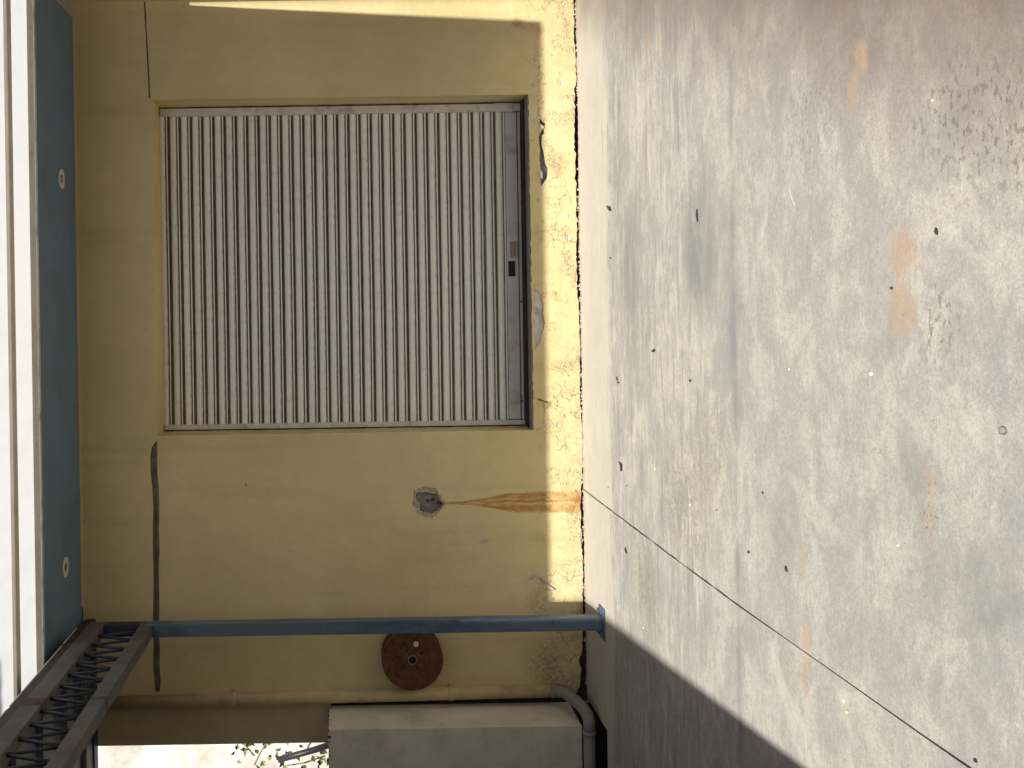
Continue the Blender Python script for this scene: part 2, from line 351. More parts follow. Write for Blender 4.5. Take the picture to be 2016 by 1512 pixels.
        b = t.math('MULTIPLY', b, t.step(t.noise(30, 6, 0.75), 0.34, 0.56, 0.22, 1.0))
        c = t.mix(t.math('MULTIPLY', b, am), c, (0.40, 0.275, 0.175))
        if spk: c = t.mix(t.math('MULTIPLY', t.math('MULTIPLY', b, sp), spk), c, (0.17, 0.075, 0.03))
    # chalk scratch
    sx, sy = G(1560, 382)
    arc = t.math('ABSOLUTE', t.math('SUBTRACT', t.vm('LENGTH', t.map(P, (1, 1, 1e-6), (-sx - 0.06, -sy + 0.10, 0))), 0.13))
    am = t.math('MULTIPLY', t.step(arc, 0.0, 0.006, 1, 0), t.blob(P, (sx, sy), (0.05, 0.11), 0, 0.6, 1.0, 'Z'))
    c = t.mix(t.math('MULTIPLY', am, 0.7), c, (0.72, 0.67, 0.6))
    # dirt beside the saw cuts
    dj = t.math('ABSOLUTE', t.math('SUBTRACT', y, -2.918))
    c = t.mix(t.math('MULTIPLY', t.step(dj, 0.0, 0.05, 1, 0), t.step(t.noise(4, 5, 0.7), 0.4, 0.62, 0.15, 0.75)), c, (0.22, 0.215, 0.21))
    ng = t.math('MULTIPLY', t.step(y, -0.10, -0.02), t.step(t.noise(20, 5, 0.7), 0.42, 0.62, 0, 0.6))
    c = t.mix(ng, c, (0.22, 0.17, 0.125))
    c = t.mix(1.0, c, (0.955, 0.955, 0.95), 'MULTIPLY')
    # aggregate specks
    vo = t.n('TexVoronoi'); vo.inputs['Scale'].default_value = 16; t.put(vo.inputs['Vector'], Q)
    c = t.mix(t.step(vo.outputs['Distance'], 0.03, 0.07, 0.45, 0), c, (0.12, 0.10, 0.09))
    h = t.math('ADD', t.math('MULTIPLY', n3, 0.8), t.math('MULTIPLY', n4, 0.5))
    nr = t.bump(t.math('SUBTRACT', h, t.math('MULTIPLY', pitm, 1.6)), 0.28, 0.004)
    return t.out(c, t.lin(n2, 0.3, 0.7, 0.78, 0.92), nr, spec=0.25)
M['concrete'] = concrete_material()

# metals, paints ---------------------------------------------------------------------------------------------------
def slat_paint():
    t = NT('cream_shutter_paint'); oi = t.n('ObjectInfo'); x, y, z = t.sep(t.P)
    off = t.n('CombineXYZ'); t.put(off.inputs[0], t.math('MULTIPLY', oi.outputs['Random'], 37.0)); OP = t.vm('ADD', t.P, off.outputs[0])
    run = t.noise(14, 5, 0.7, vec=t.map(OP, (1, 1, 0.2))); cloud = t.noise(2.2, 4, 0.6, vec=t.map(OP, (1, 1, 0.3)))
    c = t.mix(t.lin(oi.outputs['Random'], 0, 1, 0, 0.5), (0.87, 0.865, 0.80), (0.82, 0.81, 0.74))
    c = t.mix(t.step(run, 0.50, 0.72, 0, 0.36), c, (0.56, 0.51, 0.42))
    c = t.mix(t.step(cloud, 0.5, 0.7, 0, 0.25), c, (0.66, 0.63, 0.55))
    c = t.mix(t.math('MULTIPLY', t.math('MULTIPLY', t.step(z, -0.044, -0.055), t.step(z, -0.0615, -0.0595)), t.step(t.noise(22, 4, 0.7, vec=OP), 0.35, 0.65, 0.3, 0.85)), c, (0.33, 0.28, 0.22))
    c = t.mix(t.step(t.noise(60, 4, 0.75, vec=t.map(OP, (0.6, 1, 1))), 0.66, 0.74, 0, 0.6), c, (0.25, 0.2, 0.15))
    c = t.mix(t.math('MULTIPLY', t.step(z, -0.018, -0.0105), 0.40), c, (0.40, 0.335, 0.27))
    return t.out(c, 0.5, t.bump(t.noise(25, 3), 0.06, 0.004), spec=0.4)
M['slat'] = slat_paint()
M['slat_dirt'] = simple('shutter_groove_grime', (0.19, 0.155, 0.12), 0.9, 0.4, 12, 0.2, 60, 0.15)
M['rail'] = simple('grey_white_rail', (0.62, 0.60, 0.555), 0.55, 0.12, 9, 0.1, 60, 0.35, dirt=(0.22, 0.19, 0.155), dscale=8, damt=0.6)
M['bottom_rail'] = simple('grey_bottom_rail', (0.62, 0.625, 0.61), 0.5, 0.08, 4, 0.06, 60, 0.35, dirt=(0.24, 0.23, 0.21), dscale=6)
M['sill'] = simple('worn_sill', (0.20, 0.20, 0.19), 0.7, 0.25, 8, 0.2, 60, 0.25, dirt=(0.12, 0.11, 0.10), dscale=8)
M['black'] = simple('black_plastic', (0.012, 0.012, 0.012), 0.5, 0.2)
M['rubber'] = simple('dark_rubber', (0.02, 0.019, 0.02), 0.8, 0.3)
M['red_ink'] = simple('faded_red_ink', (0.40, 0.20, 0.18), 0.7, 0.1)
M['black_ink'] = simple('black_ink', (0.07, 0.065, 0.06), 0.7, 0.1)
M['sticker'] = simple('pale_sticker', (0.42, 0.41, 0.39), 0.6, 0.06)
def steel_paint(name, a, b, rough=0.5, sc=(1.2, 1.2, 0.35)):
    t = NT(name); n = t.noise(5, 6, 0.7, vec=t.map(t.P, sc), dist=0.5); n2 = t.noise(60, 3, 0.6)
    c = t.mix(t.step(n, 0.40, 0.62), a, b)
    c = t.mix(t.step(t.noise(11, 6, 0.75), 0.60, 0.70, 0, 0.7), c, tuple(v * 0.35 for v in b))
    c = t.mix(t.step(n2, 0.62, 0.75, 0, 0.5), c, (0.02, 0.02, 0.022))
    return t.out(c, rough, t.bump(n2, 0.15, 0.002), spec=0.4)
M['post'] = steel_paint('weathered_blue_paint', (0.105, 0.150, 0.185), (0.050, 0.090, 0.145))
M['truss'] = steel_paint('dusty_grey_steel', (0.115, 0.112, 0.100), (0.078, 0.082, 0.082), 0.7, (1, 1, 1))
M['web'] = steel_paint('dark_blue_steel', (0.028, 0.036, 0.047), (0.020, 0.028, 0.042), 0.55, (1, 1, 1))
M['navy'] = simple('navy_sheet', (0.022, 0.036, 0.070), 0.5, 0.2, 5, 0.05, 40, 0.35)
M['purlin'] = simple('grey_purlin', (0.16, 0.155, 0.14), 0.6, 0.2, 9)
M['soffit'] = simple('blue_soffit_paint', (0.150, 0.235, 0.32), 0.6, 0.08, 2.2, 0.05, 60, 0.3, dirt=(0.12, 0.15, 0.17), dscale=1.5)
M['edge'] = simple('beige_edge_strip', (0.42, 0.38, 0.31), 0.75, 0.12, 6, 0.2, 60, 0.2, dirt=(0.28, 0.24, 0.19), dscale=9)
M['batten'] = simple('pale_batten', (0.72, 0.66, 0.58), 0.7, 0.1, 6, 0.1, 60, 0.2)
M['flash'] = simple('black_flashing', (0.035, 0.032, 0.030), 0.6, 0.3)
M['pipe'] = simple('yellow_painted_pipe', (0.58, 0.47, 0.245), 0.6, 0.10, 6, 0.1, 50, 0.3, dirt=(0.33, 0.26, 0.14), dscale=10)
M['pvc'] = simple('grey_pvc', (0.25, 0.232, 0.20), 0.6, 0.15, 8, 0.1, 50, 0.35, dirt=(0.17, 0.15, 0.12), dscale=8)
M['reel'] = simple('rust_brown_reel', (0.135, 0.058, 0.026), 0.8, 0.4, 24, 0.3, 90, 0.25, dirt=(0.055, 0.022, 0.012), dscale=14, damt=0.7)
M['reel_rim'] = simple('worn_reel_rim', (0.24, 0.14, 0.09), 0.7, 0.3, 24)
M['white'] = simple('white_plastic', (0.68, 0.66, 0.61), 0.5, 0.05)
M['alu'] = simple('dull_aluminium', (0.25, 0.27, 0.28), 0.4, 0.1, metal=0.3)
M['box'] = simple('grey_beige_render', (0.66, 0.60, 0.50), 0.85, 0.12, 3.5, 0.3, 40, 0.2, dirt=(0.30, 0.27, 0.23), dscale=3, damt=0.35)
M['box_chip'] = simple('dark_broken_edge', (0.10, 0.09, 0.08), 0.95, 0.4, 25)
M['brick_wall'] = simple('neighbour_render', (0.40, 0.35, 0.29), 0.9, 0.12, 2)
M['red_wall'] = simple('added_block_red', (0.36, 0.19, 0.14), 0.9, 0.12, 2)
M['hill'] = simple('sunlit_pale_bank', (0.62, 0.585, 0.52), 0.95, 0.22, 5, 1.0, 9, 0.1, dirt=(0.42, 0.38, 0.30), dscale=4, damt=0.6)
M['black_pipe'] = simple('black_hose', (0.030, 0.030, 0.032), 0.4, 0.2)
M['leaf_dark'] = simple('dark_leaf', (0.075, 0.09, 0.035), 0.6, 0.4, 30)
M['leaf_light'] = simple('pale_green_leaf', (0.24, 0.29, 0.13), 0.6, 0.3, 30)
M['stem'] = simple('dry_stem', (0.24, 0.17, 0.12), 0.9, 0.3, 30)
M['dry_leaf'] = simple('brown_dry_leaf', (0.10, 0.045, 0.022), 0.8, 0.4, 60)
M['dark_bit'] = simple('dark_debris', (0.055, 0.042, 0.034), 0.9, 0.4, 60)
M['red_bit'] = simple('dark_red_petal', (0.13, 0.03, 0.035), 0.7, 0.3, 60)
M['pebble'] = simple('white_pebble', (0.80, 0.78, 0.72), 0.6, 0.06, 40)
def canopy_sheet():
    t = NT('translucent_white_sheet'); n = t.noise(5, 5, 0.7, vec=t.map(t.P, (1, 0.25, 1)))
    c = t.mix(t.step(n, 0.4, 0.7, 0, 0.35), (0.68, 0.675, 0.655), (0.58, 0.57, 0.545))
    tr = t.n('BsdfTranslucent'); t.put(tr.inputs[0], c); df = t.n('BsdfDiffuse'); t.put(df.inputs[0], c)
    mx = t.n('MixShader'); mx.inputs[0].default_value = 0.30
    t.t.links.new(tr.outputs[0], mx.inputs[1]); t.t.links.new(df.outputs[0], mx.inputs[2])
    t.t.links.new(mx.outputs[0], t.t.nodes['Material Output'].inputs[0]); return t.mat
M['canopy'] = canopy_sheet()

# ================================================================== GROUND
terrain = MB().add([(-150, -150, -0.13), (150, -150, -0.13), (150, 150, -0.13), (-150, 150, -0.13)], [(0, 1, 2, 3)]).build('ground', M['soil'])
tag(terrain, 'dark earth under the concrete yard', None, None, 'structure')
pave = box('pavement', (-7, -14, -0.12), (6, -0.02, -0.075), M['soil']); tag(pave, 'sunlit grey concrete yard cast in slabs with a dark saw cut', None, None, 'structure')
gapA, gapB = 0.0011, 0.0048
XB = [(-0.03, -1.247), (-0.6, -1.246), (-1.4, -1.243), (-2.187, -1.239), (-2.918, -1.2325), (-3.6, -1.219), (-4.55, -1.196), (-6, -1.16), (-14, -0.95)]
def xb(y):
    for (y0, x0), (y1, x1) in zip(XB, XB[1:]):
        if y1 <= y <= y0: return x0 + (x1 - x0) * (y - y0) / (y1 - y0)
    return XB[-1][1]
def slab(poly, ztop=0.0, parent=pave, name='slab'):
    n = len(poly); vs = [(x, y, ztop) for x, y in poly] + [(x, y, ztop - 0.075) for x, y in poly]
    V, T, L = sheet_with_holes(poly, [])
    mb = MB(); mb.add([(p[0], p[1], ztop) for p in V], T)
    mb.add(vs, [(i, (i + 1) % n, (i + 1) % n + n, i + n) for i in range(n)])
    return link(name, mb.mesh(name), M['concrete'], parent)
def slab_between(y0, y1, side, back=None):
    ys = [y0 + (y1 - y0) * i / 24 for i in range(25)]
    rr = random.Random(int(y0 * 100) + side)
    edge = [(xb(y) + side * gapB * rr.uniform(0.35, 1.25) + rr.uniform(-.0012, .0012), y) for y in ys]
    xo = 6.0 if side > 0 else -7.0
    if back is None: p = edge + [(xo, y1), (xo, y0)]
    else: p = edge + [(xo, y1), (xo, y0)] + back[1:-1]
    return slab(p)
YA, YJ = -0.60, -2.918
# ragged back edge of the apron along the wall gap
def slab_back(x0, x1, seed):
    rr = random.Random(seed); pts = []; n = int(abs(x1 - x0) / 0.022)
    for i in range(n + 1):
        x = x0 + (x1 - x0) * i / n; pts.append((x, -0.018 + 0.007 * math.sin(x * 3.1) + rr.uniform(-0.008, 0.007)))
    return pts
def apron(x0, x1, seed):
    b = slab_back(x0, x1, seed)
    return slab([(x0, YA + gapA), (x1, YA + gapA)] + b[::-1])
apron(xb(-0.3) + gapB, 6.0, 3); apron(-2.66, xb(-0.3) - gapB, 4)
slab_between(YA - gapA * 0.2, YJ + gapA, +1); slab_between(YA - gapA * 0.2, YJ + gapA, -1)
slab_between(YJ - gapA, -14, +1); slab_between(YJ - gapA, -14, -1)
# drain channel floor left of the apron
box('drain_floor', (-7, -0.60, -0.074), (-2.665, -0.02, -0.055), M['soil'], pave)
# rubble in the wall gap
rb = MB()
def rock(mb, c, r, q, mi=0):
    bm = bmesh.new(); bmesh.ops.create_icosphere(bm, subdivisions=1, radius=1.0)
    sx, sy, sz = [q.uniform(0.6, 1.25) for _ in range(3)]
    vs = [(c[0] + v.co.x * r * sx * q.uniform(0.8, 1.15), c[1] + v.co.y * r * sy * q.uniform(0.8, 1.15), c[2] + v.co.z * r * sz * q.uniform(0.8, 1.15)) for v in bm.verts]
    fs = [tuple(v.index for v in f.verts) for f in bm.faces]; bm.free(); mb.add(vs, fs, mi)
for i in range(1000):
    x = rnd.uniform(-2.6, 2.2); k = rnd.random()
    if math.sin(x * 4.3) + math.sin(x * 9.1 + 1) < rnd.uniform(-2.0, 0.9): continue
    rock(rb, (x, rnd.uniform(-0.022, 0.010), rnd.uniform(-0.025, 0.002)), rnd.choice((0.003, 0.005, 0.007, 0.011)), rnd)
mo = MB(); q = random.Random(44)
for xa, xb_ in ((1.50, 1.72), (1.78, 2.08), (0.52, 0.74), (0.30, 0.46), (-0.35, -0.12), (-0.98, -0.80), (-1.20, -1.02), (-1.62, -1.30), (-1.98, -1.70)):
    x = xa
    while x < xb_:
        ln_ = q.uniform(0.015, 0.045); zt = q.uniform(-0.010, 0.003); y0 = q.uniform(-0.026, -0.018)
        mo.box((x, y0, -0.05), (x + ln_ * 0.97, 0.02 + q.uniform(0, .008), zt)); x += ln_
mo_o = mo.build('joint_mortar', M['mortar'], pave, bevel=0.003); mo_o['kind'] = 'stuff'
rub = rb.build('rubble', M['rubble'], pave); rub['kind'] = 'stuff'

# ================================================================== WAREHOUSE
wh = empty('warehouse', (0, 0, 0), 'yellow plastered building wall with a closed cream roller shutter and peeling base', 'building')
XR, XL, ZT = 2.126, -2.955, 3.425
# bottom edge of the plaster, ragged, broken away beside the drain
low = [(-3.0 + 0, 0.02)]
bot = []
rr = random.Random(5); x = -2.74
zb = lambda x: 0.009 + 0.007 * math.sin(x * 1.9 + 0.4) * math.sin(x * 5.3) + 0.004 * math.sin(x * 2.3) + 0.003 * math.sin(x * 7.7)
while x < XR:
    z = zb(x) + rr.uniform(-0.004, 0.005)
    if 0.6 < x < 1.5: z += 0.007 + rr.uniform(-0.003, 0.006)
    bot.append((x, z)); x += rr.uniform(0.012, 0.03)
hole_base = [W(1166, 1372), W(1140, 1356), W(1146, 1342), W(1144, 1318), W(1141, 1300), W(1146, 1282)]
bot = [p for p in bot if p[0] > W(1146, 1280)[0]]
outer = [(-2.70, ZT), (-2.70, 0.06)] + rough([W(1138, 1380), W(1133, 1366), W(1141, 1352), W(1144, 1318), W(1140, 1300), W(1146, 1281)], 0.012, 0.004, 9, False) + bot + [(XR, 0.02), (XR, ZT)]
door = [W(312, 858), W(296, 196), W(1040, 190), W(1052, 846)]
dx0, dx1, dz0, dz1 = door[0][0], 1.452, 0.330, 2.900
door = [(dx0, dz0), (dx1, dz0), (dx1, dz1), (dx0, dz1)]
door_r = rough([(dx0, dz0), (dx1, dz0)], 0.02, 0.0035, 11, False)[:-1] + rough([(dx1, dz0), (dx1, dz1)], 0.05, 0.002, 12, False)[:-1] + rough([(dx1, dz1), (dx0, dz1)], 0.05, 0.0025, 13, False)[:-1] + rough([(dx0, dz1), (dx0, dz0)], 0.05, 0.002, 14, False)[:-1]
def P(*pp): return [W(a, b) for a, b in pp]
# groove along the lintel, left of the shutter
gl = [(866, 313, 307), (880, 299, 309), (900, 296, 309), (930, 296.5, 309), (960, 300, 312), (1000, 302, 313), (1040, 301, 312), (1080, 301, 313.5), (1120, 302, 312), (1160, 302, 313), (1200, 301.5, 313), (1240, 301, 312), (1280, 302, 314), (1310, 301, 313), (1340, 304, 316), (1362, 305, 314)]
groove = [W(a, y) for y, a, b in gl] + [W(b + 0.5, y) for y, a, b in gl[::-1]][:-1]
groove[0] = W(309, 867)
crack = P((283.0, 3), (286.5, 60), (289, 110), (291.5, 160), (293, 193), (296.5, 193), (294.5, 160), (292, 110), (289, 60), (286, 3))
hole_r = rough(P((818, 973), (826, 969), (861, 972), (866, 984), (874, 992), (866, 999), (859, 1007), (849, 1011), (827, 1006), (825, 990), (820, 985)), 0.012, 0.004, 21)
halo = rough(P((815, 966), (836, 958), (856, 962), (868, 978), (876, 990), (868, 1002), (856, 1016), (836, 1019), (820, 1010), (812, 990)), 0.011, 0.008, 22)
chip1 = rough(P((1061, 233), (1066, 238), (1074, 244), (1070, 252), (1072, 262), (1067, 268), (1066, 276), (1066, 284), (1070, 300), (1073, 320), (1078, 331), (1078, 346), (1074, 356), (1066, 367), (1063, 350), (1064, 330), (1062, 312), (1063, 290), (1061, 268), (1066, 256), (1071, 249), (1063, 243)), 0.01, 0.0025, 23)
chip2 = rough(P((1049.5, 570), (1060, 572), (1066, 586), (1070, 600), (1069, 622), (1073, 636), (1070, 648), (1066, 662), (1062, 676), (1054, 688), (1052.5, 660), (1055, 640), (1052.5, 620), (1052, 600), (1051, 585)), 0.012, 0.003, 24)
chip3 = rough(P((1041, 1138), (1050, 1130), (1056, 1131), (1066, 1139), (1078, 1148), (1088, 1155), (1092, 1161), (1086, 1163), (1076, 1156), (1066, 1146), (1057, 1136), (1046, 1142)), 0.012, 0.0025, 25)
chips_small = [rough(P((a, b), (a + w, b - h * .4), (a + w * 1.2, b + h * .5), (a + w * .2, b + h)), 0.008, 0.002, 30 + i) for i, (a, b, w, h) in enumerate(
    ((1118, 418, 4, 14), (1116, 463, 8, 12), (1118, 532, 4, 10), (1096, 836, 5, 7), (1110, 842, 5, 6), (1102, 160, 8, 7), (1056, 224, 4, 9), (1056, 392, 5, 10), (1141, 1120, 4, 16), (1143, 1050, 3, 30)))]
sw = [(door_r, 0.30, None, 0), (groove, 0.022, M['groove'], 1), (crack, 0.010, M['groove'], 1), (halo, 0.005, M['halo'], 4), (chip1, 0.018, M['cement'], 2), (chip2, 0.012, M['undercoat'], 3), (chip3, 0.004, M['undercoat'], 3)] + [(q, 0.004, M['undercoat'], 3) for q in chips_small]
V, T, L = sheet_with_holes(outer, [q[0] for q in sw])
mb = MB(); mb.add([(p[0], 0, p[1]) for p in V], T, 0)
def rim(mb, loop, depth, mi, y0=0.0):
    n = len(loop); mb.add([(x, y0, z) for x, z in loop] + [(x, y0 + depth, z) for x, z in loop], [(i, (i + 1) % n, (i + 1) % n + n, i + n) for i in range(n)], mi)
rim(mb, outer, 0.030, 2)
for lp, dep, mt, mi in sw:
    rim(mb, lp, dep, 0 if mt is None else mi)
    if mt is None: continue
    hs = [hole_r] if lp is halo else []
    v2, t2, _ = sheet_with_holes(lp, hs); mb.add([(p[0], dep, p[1]) for p in v2], t2, mi)
    if hs:
        rim(mb, hole_r, 0.018, 2, dep); v3, t3, _ = sheet_with_holes(hole_r, []); mb.add([(p[0], dep + 0.018, p[1]) for p in v3], t3, 2)
wall = link('wall', mb.mesh('wall'), [M['wall'], M['groove'], M['cement'], M['undercoat'], M['halo']], wh)
# masonry core behind the plaster (closes the reveal and the base gap)
core = MB(); core.box((-2.70, 0.035, -0.13), (XR, 0.30, 0.30)); core.box((-2.70, 0.035, dz1 + 0.004), (XR, 0.30, ZT)); core.box((-2.70, 0.035, 0.3005), (dx0 - 0.004, 0.30, dz1 + 0.003)); core.box((dx1 + 0.004, 0.035, 0.3005), (XR, 0.30, dz1 + 0.003))
core.box((dx0 - 0.3, 0.305, 0.0), (dx1 + 0.3, 0.33, ZT)); core.build('masonry_core', M['soil'], wh)
an = MB()
for a, b in ((842, 986), (853, 984), (862, 990), (868, 991)):
    x_, z_ = W(a, b); rock(an, (x_, 0.012, z_), 0.011, rnd)
an.build('rusty_anchor', M['rust'], wh)['kind'] = 'stuff'
# curling flakes of paint
fl = MB()
for pa, pb, wd in (((1043, 1141), (1057, 1133), 0.014), ((1060, 1137), (1076, 1152), 0.010), ((1076, 1153), (1090, 1161), 0.016), ((1062, 246), (1069, 253), 0.016), ((1056, 604), (1066, 640), 0.012), ((1064, 336), (1066, 352), 0.012)):
    (x0, z0), (x1, z1) = W(*pa), W(*pb); d_ = Vector((x1 - x0, z1 - z0)).normalized(); nx, nz = -d_.y * wd, d_.x * wd
    vs = []
    for i in range(5):
        tt = i / 4; cx, cz = x0 + (x1 - x0) * tt, z0 + (z1 - z0) * tt; w_ = math.sin(math.pi * (0.15 + 0.7 * tt))
        for k, yy in ((-1, -0.001), (0, -0.006), (1, -0.012)): vs.append((cx + nx * k * w_ * .6, yy - 0.002 * rnd.random(), cz + nz * k * w_ * .6))
    fl.add(vs, [(i * 3 + k, i * 3 + k + 1, i * 3 + k + 4, i * 3 + k + 3) for i in range(4) for k in range(2)])
fk = fl.build('paint_flake', M['undercoat'], wh); fk['kind'] = 'stuff'
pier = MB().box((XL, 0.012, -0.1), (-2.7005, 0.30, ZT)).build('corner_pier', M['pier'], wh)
# return wall and the eaves
MB().box((XR, -0.10, -0.1), (5.9, 0.30, 3.42)).build('return_wall', M['wall'], wh)
YS = -0.88
MB().box((-2.96, YS, 3.432), (2.012, 0.30, 3.474)).build('soffit', M['soffit'], wh)
MB().box((2.014, -0.66, 3.424), (2.40, -0.001, 3.52)).build('side_beam', M['edge'], wh)
MB().box((-2.2, YS - 0.03, 3.438), (2.03, YS - 0.003, 3.474)).build('edge_strip', M['edge'], wh)
MB().box((-2.2, YS - 0.036, 3.430), (2.03, YS - 0.002, 3.4365)).build('drip_lip', M['rail'], wh)
MB().box((-3.4, -0.64, 3.5205), (5.95, 0.30, 3.60)).build('roof_slab', M['cement'], wh)
# thin plaster bead where soffit meets wall
MB().box((-2.0, -0.012, 3.421), (2.013, -0.0015, 3.4315)).build('plaster_bead', M['wall'], wh)

# ------------------------------------------------------------------ roller shutter (a part of the wall that has parts of its own)
shx0, shx1, YSH = dx0 + 0.004, dx1 - 0.004, 0.255
sh = bpy.data.objects.new('roller_shutter', None); COL.objects.link(sh); sh.parent = wh; sh.location = (0, 0, 0); sh.empty_display_size = 0.1
sh['label'] = 'closed cream roller shutter with grimy grooves between its slats'
def shp(name, mb, mats, smooth=False, bevel=0.0):
    o = mb.build(name, mats, None, smooth, bevel); o.parent = sh; o.location = (0, 0, 0); return o
z_top, z_br = W(313, 500, 0.28)[1], W(999, 500, 0.28)[1]
NS = 31; pitch = (z_top - z_br) / NS
prof = [(0.000, 0.013, 1), (-0.0060, 0.013, 1), (-0.0085, 0.009, 1)]
for k in range(8):
    a = math.pi * (0.10 + 0.82 * k / 7); prof.append((-0.0095 - 0.0455 * (1 - math.cos(a)) / 2 * 1.02, 0.005 - 0.0150 * math.sin(a), 0))
prof += [(-0.0562, 0.012, 1), (-0.0615, 0.012, 1), (-0.0622, -0.004, 0), (-0.0660, -0.0080, 0), (-0.0712, -0.0060, 0), (-0.0725, 0.004, 1), (-0.0732, 0.013, 1)]
prof = [(z * pitch / 0.0791, y, m) for z, y, m in prof] + [(-pitch, 0.013, 1)]
def slat_mesh(seed):
    q = random.Random(seed); mb = MB(); NX = 14; n = len(prof); ph = [q.uniform(0, 6.28) for _ in range(3)]
    xs = [shx0 + 0.03 + (shx1 - shx0 - 0.08) * i / NX for i in range(NX + 1)]
    for x_ in xs:
        sg = 0.0008 * math.sin(x_ * 1.3 + ph[0]) + 0.0006 * math.sin(x_ * 3.1 + ph[1]); bw = 0.0010 * math.sin(x_ * 2.2 + ph[2])
        mb.v += [(x_, p[1] + bw, p[0] + sg) for p in prof]
    for i in range(NX):
        for j in range(n - 1): mb.f.append((i * n + j, i * n + j + 1, (i + 1) * n + j + 1, (i + 1) * n + j)); mb.m.append(prof[j + 1][2])
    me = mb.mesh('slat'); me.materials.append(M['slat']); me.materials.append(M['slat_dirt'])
    for p in me.polygons: p.use_smooth = True
    me.set_sharp_from_angle(angle=R_(48))
    return me
sms = [slat_mesh(i) for i in range(6)]
s0 = None
for i in range(NS):
    if s0 is None: o = bpy.data.objects.new('slat', sms[0]); s0 = o
    else: o = s0.copy(); o.data = sms[rnd.randrange(6)]
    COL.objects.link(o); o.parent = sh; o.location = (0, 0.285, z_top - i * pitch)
# guide rails
railw = W(303, 208, YSH)[0]
shp('guide_rail', MB().box((shx1 - 0.062, 0.250, 0.345), (shx1 - 0.008, 0.32, dz1 - 0.006)), M['rail'], bevel=0.003)
shp('guide_rail', MB().box((shx0 + 0.006, 0.250, 0.345), (shx0 + 0.040, 0.32, dz1 - 0.006)), M['rail'], bevel=0.003)
zr0, zr1 = W(1021, 500, 0.265)[1], W(998.5, 500, 0.265)[1]
shp('bottom_rail', MB().box((shx0 + 0.045, 0.268, zr0), (shx1 - 0.066, 0.31, zr1)), M['bottom_rail'], bevel=0.004)
zs0, zs1 = W(1030, 500, 0.27)[1], zr0 - 0.006
shp('rail_lip', MB().box((shx0 + 0.045, 0.276, zs0), (shx1 - 0.066, 0.31, zs1)), M['bottom_rail'], bevel=0.002)
shp('rubber_seal', MB().box((shx0 + 0.042, 0.288, 0.346), (shx1 - 0.064, 0.315, zs0 - 0.001)).box((shx0 + 0.002, 0.118, 0.3400), (shx1 - 0.002, 0.287, 0.3480)), M['rubber'])
shp('sill', MB().box((shx0, 0.004, 0.3325), (shx1, 0.30, 0.3395)), M['sill'])
shp('track_bracket', MB().box((shx1 - 0.069, 0.243, W(1009, 210, .25)[1]), (shx1 - 0.006, 0.2495, W(974, 210, .25)[1])).box((shx1 - 0.052, 0.236, W(1004, 210, .25)[1]), (shx1 - 0.020, 0.2425, W(996, 210, .25)[1])), M['rail'], bevel=0.002)
a_, b_ = W(1001, 544, 0.26), W(1014, 514, 0.26)
shp('lock_plate', MB().box((a_[0], 0.262, b_[1]), (b_[0], 0.2675, a_[1])), M['black'], bevel=0.004)
for py in (258, 400, 594, 790):
    x_, z_ = W(1027, py, 0.27); shp('screw', MB().disc((x_, 0.2715, z_), 0.0075, 'Y', 10, 0.004), M['black'])
# faded maker's sticker: two rows of tiny dark strokes round a red block, too small to read
a_, b_ = W(1004, 508, 0.266), W(1021, 475, 0.266)
shp('sticker', MB().box((a_[0], 0.2662, b_[1] + .002), (b_[0], 0.2676, a_[1])), M['sticker'])
st = MB(); q = random.Random(3); xx = a_[0] + 0.004; zA, zB = a_[1] - 0.006, b_[1] + 0.010
while xx < b_[0] - 0.008:
    wv = q.uniform(0.003, 0.007)
    st.box((xx, 0.2655, zA - 0.0055), (xx + wv, 0.2661, zA)); st.box((xx + 0.001, 0.2655, zB - 0.0055), (xx + wv, 0.2661, zB + 0.001)); xx += wv + q.choice((0.0012, 0.0015, 0.004))
shp('sticker_print', st, M['black_ink'])['kind'] = 'stuff'
st = MB(); xx = a_[0] + 0.010
while xx < b_[0] - 0.012:
    wv = q.uniform(0.006, 0.010); st.add([(xx, 0.2658, zB + 0.012), (xx + wv, 0.2658, zB + 0.012), (xx + wv + 0.003, 0.2658, zA - 0.014), (xx + 0.003, 0.2658, zA - 0.014)], [(0, 1, 2, 3)]); xx += wv + 0.002
shp('sticker_print', st, M['red_ink'])['kind'] = 'stuff'

# ================================================================== CANOPY, POST, TRUSS
XT, YP = -1.966, -0.57           # right face of the truss, post depth
cp = empty('canopy', (-2.0, YP, 0), 'white translucent canopy roof carried by a blue steel post and lattice girder', 'canopy')
YF = -(3.484 - 0.228) * math.cos(SUN_AZ) / math.tan(SUN_EL)       # front edge that throws the shade down to the skirting
# corrugated translucent sheet
nx = 300; X0, X1c = -2.6, 1.949 + (-YF) * math.tan(SUN_AZ)
vs, fs = [], []
for i in range(nx + 1):
    x_ = X0 + (X1c - X0) * i / nx; z_ = 3.484 + 0.0015 * math.sin(i / nx * (X1c - X0) / 0.13 * 2 * math.pi)
    vs += [(min(x_, x_ - 0.075 * (i / nx) ** 8), -0.63, z_), (x_, YF, z_)]
    if i: fs.append((2 * i - 2, 2 * i, 2 * i + 1, 2 * i - 1))
MB().add(vs, fs).build('roof_sheet', M['canopy'], cp, smooth=True)
for yb in (-1.285, -2.05): MB().box((X0, yb - 0.038, 3.462), (X1c - 0.1, yb + 0.038, 3.4815)).build('batten', M['batten'], cp)
